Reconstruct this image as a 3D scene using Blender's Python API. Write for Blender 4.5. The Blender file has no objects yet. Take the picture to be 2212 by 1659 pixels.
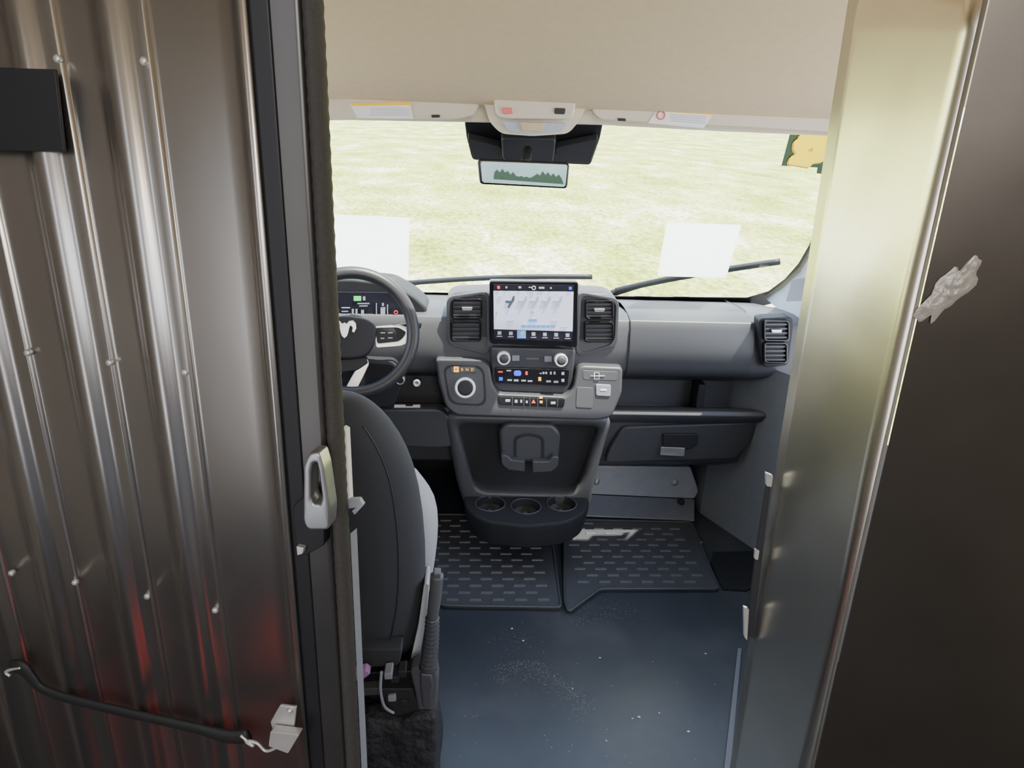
import bpy, bmesh, math, random
from mathutils import Vector, Matrix, noise
random.seed(7)
SC = bpy.context.scene
COL = SC.collection
F = 1560.0
YAW, PIT, ROL = math.radians(4), math.radians(21), math.radians(2.4)
C = Vector((0, 0, 1.35))
fwd = Vector((math.sin(YAW)*math.cos(PIT), math.cos(YAW)*math.cos(PIT), -math.sin(PIT)))
r0 = Vector((math.cos(YAW), -math.sin(YAW), 0))
u0 = r0.cross(fwd)
rgt = r0*math.cos(ROL) + u0*math.sin(ROL)
upv = -r0*math.sin(ROL) + u0*math.cos(ROL)
cam_d = bpy.data.cameras.new('camera'); cam = bpy.data.objects.new('camera', cam_d); COL.objects.link(cam)
M = Matrix((rgt, upv, -fwd)).transposed().to_4x4(); M.translation = C
cam.matrix_world = M
cam_d.sensor_width = 36; cam_d.lens = 36*F/2212; cam_d.clip_start = .02; cam_d.clip_end = 500
SC.camera = cam

def ray(px, py): return fwd*F + rgt*(px-1106) - upv*(py-829.5)
def P(px, py, Y):
    d = ray(px, py); return C + d*((Y-C.y)/d.y)
def PZ(px, py, Z):
    d = ray(px, py); return C + d*((Z-C.z)/d.z)
def PX(px, py, X):
    d = ray(px, py); return C + d*((X-C.x)/d.x)
def PP(px, py, pt, n):
    d = ray(px, py); return C + d*((pt-C).dot(n)/d.dot(n))

# ---------------------------------------------------------------- materials
def pm(name, col, rough=.5, metal=0.0, ns=40, na=.12, bump=0.0, bs=None, emit=0, spec=None, col2=None, bdist=.01, stretch=None, coat=0, aniso=0):
    m = bpy.data.materials.new(name); m.use_nodes = True
    nt = m.node_tree; b = nt.nodes['Principled BSDF']
    tc = nt.nodes.new('ShaderNodeTexCoord'); src = tc.outputs['Object']
    if stretch:
        mp = nt.nodes.new('ShaderNodeMapping'); mp.inputs['Scale'].default_value = stretch
        nt.links.new(src, mp.inputs[0]); src = mp.outputs[0]
    n = nt.nodes.new('ShaderNodeTexNoise'); n.inputs['Scale'].default_value = ns; n.inputs['Detail'].default_value = 4
    nt.links.new(src, n.inputs['Vector'])
    mx = nt.nodes.new('ShaderNodeMix'); mx.data_type = 'RGBA'
    c1 = tuple(max(0, c*(1-na)) for c in col)+(1,)
    c2 = (tuple(col2) if col2 else tuple(min(1, c*(1+na)) for c in col))+(1,)
    mx.inputs[6].default_value = c1; mx.inputs[7].default_value = c2
    nt.links.new(n.outputs[0], mx.inputs[0]); nt.links.new(mx.outputs[2], b.inputs['Base Color'])
    b.inputs['Roughness'].default_value = rough; b.inputs['Metallic'].default_value = metal
    if spec is not None: b.inputs['Specular IOR Level'].default_value = spec
    if coat: b.inputs['Coat Weight'].default_value = coat
    if aniso:
        b.inputs['Anisotropic'].default_value = aniso
        cx = nt.nodes.new('ShaderNodeCombineXYZ'); cx.inputs[2].default_value = 1
        nt.links.new(cx.outputs[0], b.inputs['Tangent'])
    if bump:
        n2 = nt.nodes.new('ShaderNodeTexNoise'); n2.inputs['Scale'].default_value = bs or ns*3; n2.inputs['Detail'].default_value = 3
        nt.links.new(src, n2.inputs['Vector'])
        bp = nt.nodes.new('ShaderNodeBump'); bp.inputs['Strength'].default_value = bump; bp.inputs['Distance'].default_value = bdist
        nt.links.new(n2.outputs[0], bp.inputs['Height']); nt.links.new(bp.outputs[0], b.inputs['Normal'])
    if emit:
        nt.links.new(mx.outputs[2], b.inputs['Emission Color']); b.inputs['Emission Strength'].default_value = emit
    return m
DASH = pm('dash_plastic', (.078,.080,.090), .48, ns=300, bump=.15, bs=900, bdist=.001)
DASH2 = pm('dash_plastic_panel', (.060,.062,.071), .42, ns=300, bump=.12, bs=900, bdist=.001)
DARK = pm('dark_plastic', (.025,.026,.030), .55, ns=200, bump=.1, bs=700, bdist=.001, spec=.35)
TRAYM = pm('tray_plastic', (.022,.023,.027), .6, ns=200, spec=.25)
BLACK = pm('black_plastic', (.008,.008,.010), .5)
GLOSS = pm('gloss_black', (.008,.008,.010), .15)
SILVER = pm('satin_silver', (.60,.60,.61), .34, .85)
CHROME = pm('white_ring', (.8,.82,.85), .3, .3, emit=.3)
BEIGE = pm('headliner_cloth', (.60,.47,.30), .95, ns=60, na=.08, bump=.3, bs=500, bdist=.002)
VISOR = pm('visor_vinyl', (.66,.60,.475), .7, ns=80, na=.05)
PILLAR = pm('pillar_trim', (.42,.47,.53), .6)
WHITE = pm('white_label', (.88,.88,.86), .6, ns=30, na=.05)
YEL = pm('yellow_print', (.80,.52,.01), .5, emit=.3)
YELB = pm('yellow_vinyl', (1,.74,.0), .6, emit=1.3, na=.02)  # emission added to brighten the numeral; the vinyl is no lamp
GREEN = pm('dark_green_vinyl', (.04,.10,.04), .5)
RED = pm('red_plastic', (.75,.12,.12), .4)
GREYL = pm('grey_plate', (.26,.28,.33), .4, ns=80)
MATM = pm('mat_rubber', (.048,.051,.060), .42, ns=60, na=.2)
TREAD = pm('tread_rubber', (.10,.105,.12), .34)
FABRIC = pm('seat_fabric_black', (.034,.037,.044), .85, ns=400, bump=.4, bs=1200, bdist=.001)
FABRICG = pm('seat_fabric_grey', (.36,.37,.39), .9, ns=400, na=.2, bump=.4, bs=1200, bdist=.001)
CLOTH = pm('bag_cloth', (.022,.022,.027), .75, ns=30, na=.4, bump=.9, bs=25, bdist=.03)
PURPLE = pm('purple_cloth', (.45,.22,.50), .8)
ALU = pm('ribbed_aluminium', (.40,.378,.355), .29, .95, ns=5, na=.2, bump=.25, bs=2.2, bdist=.03, stretch=(1,1,.45), aniso=.4)
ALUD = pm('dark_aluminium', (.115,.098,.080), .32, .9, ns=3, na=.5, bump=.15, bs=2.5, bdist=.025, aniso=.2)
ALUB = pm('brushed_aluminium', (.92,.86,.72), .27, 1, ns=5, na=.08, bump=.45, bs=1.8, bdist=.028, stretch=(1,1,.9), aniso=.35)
STILE = pm('door_frame_paint', (.085,.08,.075), .32, .7, ns=8, na=.15, bump=.05, bs=4)
RUB = pm('rubber_edge', (.040,.037,.034), .75, ns=500, bump=.6, bs=500, bdist=.003)
STEEL = pm('zinc_steel', (.62,.61,.58), .35, .6, ns=20)
STRAP = pm('rubber_strap', (.010,.010,.010), .6)
GLUE = pm('dried_sealant', (.32,.29,.25), .32, .2, ns=60, na=.35, bump=.4, bs=90, bdist=.004)
SAND = pm('sand_grains', (.65,.62,.55), .9)
DISP = pm('display_light', (.60,.64,.82), .3, emit=.75, na=.03)
DISPD = pm('display_dark', (.02,.02,.03), .2, emit=.2)
ICW = pm('icon_white', (.8,.85,.9), .4, emit=.8)
ICG = pm('icon_grey', (.38,.40,.47), .4, emit=.45)
ICB = pm('icon_blue', (.03,.06,.9), .4, emit=1.8)
ICL = pm('icon_light_blue', (.10,.30,.60), .4, emit=.8)
ICO = pm('icon_orange', (1,.40,.02), .4, emit=2.0)
ICR = pm('icon_red', (.9,.04,.04), .4, emit=1.3)
ICN = pm('icon_green', (.05,.8,.15), .4, emit=1.3)
ICP = pm('icon_pale', (.38,.41,.52), .4, emit=.42)
ICD = pm('icon_slate', (.08,.10,.15), .4, emit=.1)
MIRD = pm('mirror_display', (.36,.55,.54), .15, ns=25, na=.2, emit=.7)
TREE = pm('mirror_trees', (.03,.10,.05), .3, ns=300, na=.5, emit=.3)
CARGO = pm('cargo_wall', (.09,.078,.065), .6, ns=2.4, na=.3, col2=(.62,.59,.54))
RED_GLOW = pm('red_glow', (.80,.03,.02), .5, emit=.5)  # emissive red, added only to redden the ribbed door's reflections

def glass_mat():
    m = bpy.data.materials.new('windshield_glass'); m.use_nodes = True; nt = m.node_tree
    for n in list(nt.nodes):
        if n.type != 'OUTPUT_MATERIAL': nt.nodes.remove(n)
    out = [n for n in nt.nodes if n.type == 'OUTPUT_MATERIAL'][0]
    t = nt.nodes.new('ShaderNodeBsdfTransparent'); t.inputs[0].default_value = (.95,.97,.94,1)
    g = nt.nodes.new('ShaderNodeBsdfGlossy'); g.inputs['Roughness'].default_value = .02
    mx = nt.nodes.new('ShaderNodeMixShader')
    n = nt.nodes.new('ShaderNodeTexNoise'); n.inputs['Scale'].default_value = 3
    mr = nt.nodes.new('ShaderNodeMapRange'); mr.inputs[3].default_value = .02; mr.inputs[4].default_value = .05
    nt.links.new(n.outputs[0], mr.inputs[0]); nt.links.new(mr.outputs[0], mx.inputs[0])
    nt.links.new(t.outputs[0], mx.inputs[1]); nt.links.new(g.outputs[0], mx.inputs[2]); nt.links.new(mx.outputs[0], out.inputs[0])
    return m
GLASS = glass_mat()
def paper_mat():
    m = bpy.data.materials.new('sunlit_paper'); m.use_nodes = True; nt = m.node_tree
    for n in list(nt.nodes):
        if n.type != 'OUTPUT_MATERIAL': nt.nodes.remove(n)
    out = [n for n in nt.nodes if n.type == 'OUTPUT_MATERIAL'][0]
    n = nt.nodes.new('ShaderNodeTexNoise'); n.inputs['Scale'].default_value = 8
    cr = nt.nodes.new('ShaderNodeValToRGB'); cr.color_ramp.elements[0].color = (.95,.95,.93,1); cr.color_ramp.elements[1].color = (.99,.99,.98,1)
    nt.links.new(n.outputs[0], cr.inputs[0])
    t = nt.nodes.new('ShaderNodeBsdfTranslucent'); d = nt.nodes.new('ShaderNodeBsdfDiffuse'); mx = nt.nodes.new('ShaderNodeMixShader')
    nt.links.new(cr.outputs[0], t.inputs[0]); nt.links.new(cr.outputs[0], d.inputs[0]); mx.inputs[0].default_value = .08
    nt.links.new(t.outputs[0], mx.inputs[1]); nt.links.new(d.outputs[0], mx.inputs[2]); nt.links.new(mx.outputs[0], out.inputs[0])
    return m
PAPER = paper_mat()
def grass_mat():
    m = bpy.data.materials.new('sunny_grass'); m.use_nodes = True; nt = m.node_tree; b = nt.nodes['Principled BSDF']
    tc = nt.nodes.new('ShaderNodeTexCoord')
    mp = nt.nodes.new('ShaderNodeMapping'); mp.inputs['Scale'].default_value = (1.25,.55,1)
    nt.links.new(tc.outputs['Object'], mp.inputs[0])
    n = nt.nodes.new('ShaderNodeTexNoise'); n.inputs['Scale'].default_value = .5; n.inputs['Detail'].default_value = 12; n.inputs['Roughness'].default_value = .72
    nt.links.new(mp.outputs[0], n.inputs['Vector'])
    cr = nt.nodes.new('ShaderNodeValToRGB'); e = cr.color_ramp.elements
    e[0].position = .30; e[0].color = (.22,.29,.03,1); e[1].position = .66; e[1].color = (.88,.82,.70,1)
    a = e.new(.43); a.color = (.38,.43,.08,1); a2 = e.new(.54); a2.color = (.56,.56,.20,1)
    nt.links.new(n.outputs[0], cr.inputs[0])
    n2 = nt.nodes.new('ShaderNodeTexNoise'); n2.inputs['Scale'].default_value = 9; n2.inputs['Detail'].default_value = 10; n2.inputs['Roughness'].default_value = .7
    nt.links.new(mp.outputs[0], n2.inputs['Vector'])
    mr = nt.nodes.new('ShaderNodeMapRange'); mr.inputs[1].default_value = .3; mr.inputs[2].default_value = .7; mr.inputs[3].default_value = .25; mr.inputs[4].default_value = 1.55
    nt.links.new(n2.outputs[0], mr.inputs[0])
    vm = nt.nodes.new('ShaderNodeVectorMath'); vm.operation = 'SCALE'
    nt.links.new(cr.outputs[0], vm.inputs[0]); nt.links.new(mr.outputs[0], vm.inputs['Scale']); nt.links.new(vm.outputs[0], b.inputs['Base Color'])
    b.inputs['Roughness'].default_value = 1; b.inputs['Specular IOR Level'].default_value = .1
    return m
GRASS = grass_mat()
def floor_material():
    m = pm('floor_vinyl', (.031,.036,.047), .36, ns=5, na=.15, bump=.08, bs=300, bdist=.001, spec=.4)
    nt = m.node_tree; b = nt.nodes['Principled BSDF']
    src = b.inputs['Base Color'].links[0].from_socket
    tc = nt.nodes.new('ShaderNodeTexCoord')
    n = nt.nodes.new('ShaderNodeTexNoise'); n.inputs['Scale'].default_value = 3.5; n.inputs['Detail'].default_value = 6; n.inputs['Roughness'].default_value = .55
    nt.links.new(tc.outputs['Object'], n.inputs['Vector'])
    mr = nt.nodes.new('ShaderNodeMapRange'); mr.inputs[1].default_value = .50; mr.inputs[2].default_value = .80; mr.inputs[3].default_value = 0; mr.inputs[4].default_value = .12
    nt.links.new(n.outputs[0], mr.inputs[0])
    mx = nt.nodes.new('ShaderNodeMix'); mx.data_type = 'RGBA'; mx.inputs[7].default_value = (.32,.31,.29,1)
    nt.links.new(mr.outputs[0], mx.inputs[0]); nt.links.new(src, mx.inputs[6]); nt.links.new(mx.outputs[2], b.inputs['Base Color'])
    m2 = nt.nodes.new('ShaderNodeMapRange'); m2.inputs[1].default_value = .4; m2.inputs[2].default_value = .7; m2.inputs[3].default_value = .29; m2.inputs[4].default_value = .37
    nt.links.new(n.outputs[0], m2.inputs[0]); nt.links.new(m2.outputs[0], b.inputs['Roughness'])
    return m
FLOORM = floor_material()

# ---------------------------------------------------------------- builders
WL = {}
def tag(o, label=None, cat=None, group=None, kind=None):
    if label: o['label'] = label
    if cat: o['category'] = cat
    if group: o['group'] = group
    if kind: o['kind'] = kind
    return o
def thing(name, label, cat, loc=(0,0,0), group=None, kind=None):
    o = bpy.data.objects.new(name, None); o.empty_display_size = .05; COL.objects.link(o); o.location = loc; WL[o] = Vector(loc)
    return tag(o, label, cat, group, kind)
def mesh(name, vs, fs, mat, parent=None, bev=0, smooth=False, sub=0, seg=2):
    vs = [Vector(v) for v in vs]
    c = Vector((sum(v.x for v in vs), sum(v.y for v in vs), sum(v.z for v in vs)))/len(vs)
    me = bpy.data.meshes.new(name); me.from_pydata([v-c for v in vs], [], fs); me.update()
    bm = bmesh.new(); bm.from_mesh(me); bmesh.ops.recalc_face_normals(bm, faces=bm.faces); bm.to_mesh(me); bm.free()
    me.materials.append(mat)
    o = bpy.data.objects.new(name, me); COL.objects.link(o); o.location = c; WL[o] = c
    if parent is not None:
        o.parent = parent; o.matrix_parent_inverse = Matrix.Translation(-WL[parent])
    if smooth or bev:
        for p in me.polygons: p.use_smooth = True
    if bev:
        b = o.modifiers.new('bevel', 'BEVEL'); b.width = bev; b.segments = seg; b.limit_method = 'ANGLE'; b.angle_limit = math.radians(35)
        w = o.modifiers.new('wn', 'WEIGHTED_NORMAL'); w.keep_sharp = False
    if sub:
        s = o.modifiers.new('sub', 'SUBSURF'); s.levels = sub; s.render_levels = sub
    return o
def rpoly(pts, r, n=5):
    out = []; N = len(pts)
    for i in range(N):
        p = Vector(pts[i]); a = Vector(pts[i-1]); b = Vector(pts[(i+1) % N])
        da, db = (a-p), (b-p); ra = min(r, da.length*.48); rb = min(r, db.length*.48)
        A = p+da.normalized()*ra; B = p+db.normalized()*rb
        for k in range(n+1):
            t = k/n; q = A*(1-t)**2 + p*2*t*(1-t) + B*t*t; out.append((q.x, q.y))
    return out
def S(s):
    return s if callable(s) else (lambda px, py: P(px, py, s))
BACK = Vector((0,1,0))
def plate(name, pts, surf, th, mat, parent=None, r=0, bev=.003, back=BACK):
    if r: pts = rpoly(pts, r)
    sf = S(surf); fr = [sf(*p) for p in pts]; n = len(fr)
    bk = [f+back*th for f in fr]
    fs = [tuple(range(n)), tuple(range(2*n-1, n-1, -1))] + [(i, (i+1) % n, n+(i+1) % n, n+i) for i in range(n)]
    return mesh(name, fr+bk, fs, mat, parent, bev=bev)
def ring(name, outer, inner, surf, th, mat, parent=None, r=0, ri=None, bev=.002, back=BACK):
    if ri is None: ri = r
    if r: outer = rpoly(outer, r)
    if ri: inner = rpoly(inner, ri)
    assert len(outer) == len(inner)
    sf = S(surf); n = len(outer); a = [sf(*p) for p in outer]; b = [sf(*p) for p in inner]
    vs = a+b+[v+back*th for v in a]+[v+back*th for v in b]; fs = []
    for i in range(n):
        j = (i+1) % n
        fs += [(i, j, n+j, n+i), (2*n+i, 3*n+i, 3*n+j, 2*n+j), (i, 2*n+i, 2*n+j, j), (n+i, n+j, 3*n+j, 3*n+i)]
    return mesh(name, vs, fs, mat, parent, bev=bev)
def quads(name, polys, surf, mat, parent=None, th=.0015, back=BACK, joined=False):
    """one flat piece per polygon; each piece is an object of its own unless joined"""
    sf = S(surf); vs = []; fs = []; o = None
    for pts in polys:
        if len(pts) == 4 and not isinstance(pts[0], tuple):
            x0, y0, x1, y1 = pts; pts = [(x0,y0),(x1,y0),(x1,y1),(x0,y1)]
        if not joined: vs = []; fs = []
        b = len(vs); n = len(pts); fr = [sf(*p) for p in pts]; vs += fr+[f+back*th for f in fr]
        fs += [tuple(range(b, b+n)), tuple(range(b+2*n-1, b+n-1, -1))] + [(b+i, b+(i+1) % n, b+n+(i+1) % n, b+n+i) for i in range(n)]
        if not joined: o = mesh(name, vs, fs, mat, parent)
    if joined: o = mesh(name, vs, fs, mat, parent)
    return o
def box(name, x0, x1, y0, y1, z0, z1, mat, parent=None, bev=0):
    vs = [(x,y,z) for z in (z0,z1) for y in (y0,y1) for x in (x0,x1)]
    return mesh(name, vs, [(0,1,3,2),(4,6,7,5),(0,4,5,1),(2,3,7,6),(0,2,6,4),(1,5,7,3)], mat, parent, bev=bev)
def loft(name, rings, mat, parent=None, caps=True, sub=0, smooth=True, closed=True, bev=0):
    n = len(rings[0]); vs = [v for rg in rings for v in rg]; fs = []
    for k in range(len(rings)-1):
        for i in range(n if closed else n-1):
            j = (i+1) % n; fs.append((k*n+i, k*n+j, (k+1)*n+j, (k+1)*n+i))
    if caps and closed: fs += [tuple(range(n)), tuple(range(len(vs)-n, len(vs)))]
    return mesh(name, vs, fs, mat, parent, smooth=smooth, sub=sub, bev=bev)
def tube(name, pts, rad, mat, parent=None, seg=10, flat=1.0, res=6, updir=None):
    pts = [Vector(p) for p in pts]; rads = rad if isinstance(rad, (list, tuple)) else [rad]*len(pts)
    pp = []; rr = []
    if res > 1 and len(pts) > 2:
        for i in range(len(pts)-1):
            p0 = pts[max(i-1, 0)]; p1 = pts[i]; p2 = pts[i+1]; p3 = pts[min(i+2, len(pts)-1)]
            for k in range(res):
                t = k/res
                pp.append(.5*((2*p1)+(-p0+p2)*t+(2*p0-5*p1+4*p2-p3)*t*t+(-p0+3*p1-3*p2+p3)*t**3)); rr.append(rads[i]*(1-t)+rads[i+1]*t)
        pp.append(pts[-1]); rr.append(rads[-1])
    else: pp = pts; rr = rads
    rings = []; ref = updir or Vector((0,0,1))
    for i, p in enumerate(pp):
        t = (pp[min(i+1, len(pp)-1)]-pp[max(i-1, 0)]).normalized()
        a = t.cross(ref)
        if a.length < .05: a = t.cross(Vector((1,0,0)))
        a.normalize(); b = a.cross(t).normalized()
        rings.append([p+a*math.cos(q*2*math.pi/seg)*rr[i]+b*math.sin(q*2*math.pi/seg)*rr[i]*flat for q in range(seg)])
    return loft(name, rings, mat, parent)
def lathe(name, c, axis, prof, mat, parent=None, seg=32):
    axis = axis.normalized(); a = axis.cross(Vector((0,0,1)))
    if a.length < .1: a = Vector((1,0,0))
    a.normalize(); b = axis.cross(a)
    rings = [[c+axis*h+(a*math.cos(q*2*math.pi/seg)+b*math.sin(q*2*math.pi/seg))*r for q in range(seg)] for r, h in prof]
    return loft(name, rings, mat, parent, bev=0)
def torus(name, c, n, R, r, mat, parent=None, seg=64, ms=12):
    n = n.normalized(); a = n.cross(Vector((0,0,1))).normalized() if abs(n.z) < .99 else Vector((1,0,0)); b = a.cross(n)
    vs = []; fs = []
    for i in range(seg):
        t = 2*math.pi*i/seg; d = a*math.cos(t)+b*math.sin(t)
        for j in range(ms):
            s = 2*math.pi*j/ms; vs.append(c+d*(R+r*math.cos(s))+n*r*math.sin(s))
    for i in range(seg):
        for j in range(ms):
            fs.append((i*ms+j, ((i+1) % seg)*ms+j, ((i+1) % seg)*ms+(j+1) % ms, i*ms+(j+1) % ms))
    return mesh(name, vs, fs, mat, parent, smooth=True)
def text(name, s, px, py, surf, size, mat, parent):
    cu = bpy.data.curves.new('t', 'FONT'); cu.body = s; cu.size = size; cu.extrude = .0005; cu.align_x = 'CENTER'; cu.align_y = 'CENTER'
    to = bpy.data.objects.new('t', cu); COL.objects.link(to)
    bpy.context.view_layer.update()
    me = bpy.data.meshes.new_from_object(to.evaluated_get(bpy.context.evaluated_depsgraph_get()))
    bpy.data.objects.remove(to)
    c = S(surf)(px, py); vs = [c+Vector((v.co.x, -.001-v.co.z, v.co.y)) for v in me.vertices]; fs = [tuple(p.vertices) for p in me.polygons]
    return mesh(name, vs, fs, mat, parent)

# ---------------------------------------------------------------- outdoors
gz = -.62
gf = mesh('ground', [(-150,2.9,gz),(150,2.9,gz),(150,300,gz),(-150,300,gz)], [(0,1,2,3)], GRASS)
tag(gf, 'sunlit yellow-green grass field with sandy patches beyond the windshield', 'ground', kind='structure')

# ---------------------------------------------------------------- windshield plane
Aw, Bw = P(1150, 262, 1.86), P(1150, 640, 2.52)
vw = Vector((0, Aw.y-Bw.y, Aw.z-Bw.z)).normalized()
nw = Vector((1,0,0)).cross(vw)
if nw.y > 0: nw = -nw          # towards the inside
def W(off=0): return lambda px, py: PP(px, py, Bw+nw*off, nw)
g = quads('window_1', [[(560,235),(1130,240),(1840,275),(1800,560),(1740,655),(1150,655),(560,650)]], W(0), GLASS, th=.004, back=-nw)
tag(g, 'wide clear windshield at the front of the cab', 'windshield', kind='structure')
inn = [(1812,270),(1790,400),(1768,480),(1748,530),(1725,570),(1695,604),(1660,630),(1615,643),(1400,641),(1150,637),(920,632),(700,628),(560,622)]
out = [(1850,270),(1822,400),(1794,490),(1770,548),(1745,590),(1708,628),(1670,655),(1620,668),(1400,668),(1150,668),(920,668),(700,668),(560,668)]
fr = quads('black_border', [[inn[i], inn[i+1], out[i+1], out[i]] for i in range(len(inn)-1)], W(.004), BLACK, g, th=.002, back=-nw, joined=True)

pin = [W(.012)(*p) for p in [(1835,268),(1800,400),(1776,490),(1752,548),(1728,588),(1690,622),(1655,646)]]
pou = [P(1990,268,1.6), P(1930,420,1.8), P(1890,520,1.9), P(1850,620,2.0), P(1800,700,2.05), P(1765,720,2.1), P(1720,700,2.2)]
pil = mesh('trim_1', pin+pou, [(i, i+1, 8+i, 7+i) for i in range(6)], PILLAR, smooth=True)
tag(pil, 'pale grey pillar trim at the right of the windshield', 'pillar trim', kind='structure')
plate('speaker_grille', [(1712,604),(1742,600),(1738,650),(1698,652)], 2.12, .004, GREYL, pil, r=6, bev=.001)

# ---------------------------------------------------------------- ceiling / header
zb = P(1200, 236, 1.78).z
xr = P(1803, 252, 1.78).x
cl = mesh('ceiling', [(-.75,1.78,zb),(xr,1.78,zb),(xr,1.02,1.62),(-.75,1.02,1.62),(-.75,1.79,zb+.018),(xr,1.79,zb+.018),(xr,1.02,1.64),(-.75,1.02,1.64)],
   [(0,1,2,3),(4,7,6,5),(0,4,5,1),(1,5,6,2),(2,6,7,3),(3,7,4,0)], BEIGE)
tag(cl, 'beige cloth headliner board above the windshield', 'ceiling', kind='structure')
c2 = mesh('ceiling_side', [(-1.3,1.9,zb+.045),(1.5,1.9,zb+.045),(1.5,1.0,1.68),(-1.3,1.0,1.68),(-1.3,1.0,2.1),(1.5,1.0,2.1),(-1.3,-2.6,2.1),(1.5,-2.6,2.1)],
   [(0,1,2,3),(3,2,5,4),(4,5,7,6)], BEIGE)
tag(c2, 'cab and cargo roof lining behind the headliner board', 'roof', kind='structure')
hd = plate('trim_2', [(560,190),(1840,262),(1860,296),(1560,284),(1300,270),(1010,264),(560,256)], 1.83, .03, VISOR, bev=.006)
tag(hd, 'pale header trim along the top edge of the windshield', 'header trim', kind='structure')

v = thing('sun_visor', 'pale sun visor on the left, above the steering wheel side', 'sun visor', P(870,230,1.77), group='sun visors')
plate('visor_panel', [(600,206),(700,211),(1030,206),(1038,222),(1024,250),(985,258),(700,260),(600,258)], 1.77, .022, VISOR, v, r=9, bev=.006)
plate('warning_label', [(756,226),(886,224),(893,257),(772,255)], 1.768, .0015, WHITE, v, bev=0)
quads('label_stripe', [[(758,223),(886,221),(887,227),(759,229)]], 1.767, YEL, v)
quads('label_print', [(800,234+i*4.5,884,235.5+i*4.5) for i in range(4)], 1.7665, ICG, v)
plate('visor_clip', [(932,248),(950,248),(950,254),(932,254)], 1.766, .004, DARK, v, bev=.001)
v = thing('sun_visor', 'pale sun visor on the right, above the passenger side', 'sun visor', P(1540,250,1.77), group='sun visors')
plate('visor_panel', [(1276,222),(1300,213),(1500,226),(1800,254),(1850,262),(1850,296),(1780,284),(1600,273),(1400,264),(1296,258),(1280,244)], 1.77, .022, VISOR, v, r=9, bev=.006)
plate('warning_label', [(1418,238),(1540,247),(1520,277),(1400,266)], 1.768, .0015, WHITE, v, bev=0)
quads('label_stripe', [[(1421,234),(1543,243),(1541,249),(1419,240)]], 1.767, YEL, v)
quads('label_print', [[(1450,247+i*4.5),(1528-i*2,252+i*4.5),(1528-i*2,253.5+i*4.5),(1450,248.5+i*4.5)] for i in range(4)], 1.7665, ICG, v)
torus('warning_sign', P(1428,249,1.766), Vector((0,1,0)), .009, .0015, RED, v, seg=20, ms=6)
plate('visor_clip', [(1335,255),(1352,256),(1352,262),(1335,261)], 1.766, .004, DARK, v, bev=.001)

oc = thing('overhead_console', 'pale overhead lamp console between the two sun visors', 'overhead console', P(1150,240,1.78))
plate('console_shell', [(1022,206),(1292,212),(1268,226),(1254,258),(1228,289),(1150,294),(1082,289),(1058,264),(1048,226)], 1.77, .045, VISOR, oc, r=14, bev=.008)
plate('lamp_bar', [(1066,207),(1246,210),(1240,250),(1228,258),(1084,256),(1072,248)], 1.74, .04, VISOR, oc, r=10, bev=.006)
plate('button', [(1084,233),(1106,233),(1108,246),(1086,246)], 1.735, .01, RED, oc, r=3, bev=.001)
plate('button', [(1198,233),(1222,234),(1220,247),(1198,246)], 1.735, .01, DARK, oc, r=3, bev=.001)
plate('lamp_surround', [(1084,262),(1226,266),(1212,284),(1150,289),(1098,284)], 1.758, .02, PILLAR, oc, r=6, bev=.003)
plate('map_lamp', [(1122,263),(1178,265),(1172,285),(1128,283)], 1.752, .01, BEIGE, oc, r=5, bev=.002)
quads('lamp_grille', [(1140,268+i*5,1160,269.5+i*5) for i in range(3)], 1.7505, VISOR, oc)

ch = thing('camera_housing', 'black camera housing on the glass behind the rear-view mirror', 'camera housing', P(1150,310,1.93))
plate('housing_shell', [(1003,262),(1303,266),(1296,300),(1276,357),(1020,346),(1008,300)], W(.012), .02, BLACK, ch, r=8, bev=.003, back=-nw)
plate('centre_cover', [(1082,300),(1202,302),(1196,352),(1086,348)], W(.05), .035, DARK, ch, r=8, bev=.006, back=-nw)
plate('side_cover', [(1010,300),(1082,318),(1082,346),(1024,344)], W(.035), .02, DARK, ch, r=4, back=-nw)
plate('side_cover', [(1200,320),(1292,302),(1276,352),(1200,352)], W(.035), .02, DARK, ch, r=4, back=-nw)
mr = thing('rear_view_mirror', 'wide digital rear-view mirror showing trees, hanging below the camera housing', 'mirror', P(1130,378,1.74))
plate('mirror_shell', [(1031,344),(1231,352),(1226,408),(1036,398)], 1.735, .03, GLOSS, mr, r=9, bev=.004)
md = plate('mirror_display', [(1038,349),(1226,356),(1221,404),(1042,394)], 1.732, .002, MIRD, mr, r=6, bev=0)
tp = [(1066,387)]
hts = [372,366,372,364,372,368,376,370,378,380,378,381,379,382,380,376,372,376,366,374,368,376,370,378,372,380]
for i, hh_ in enumerate(hts): tp.append((1068+i*5.8, hh_+i*.2))
tp.append((1218,398)); quads('tree_picture', [tp], 1.7305, TREE, md, th=.001)
tube('mirror_stem', [P(1135,350,1.75), P(1138,335,1.80), P(1140,325,1.83)], .012, BLACK, mr)

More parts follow.
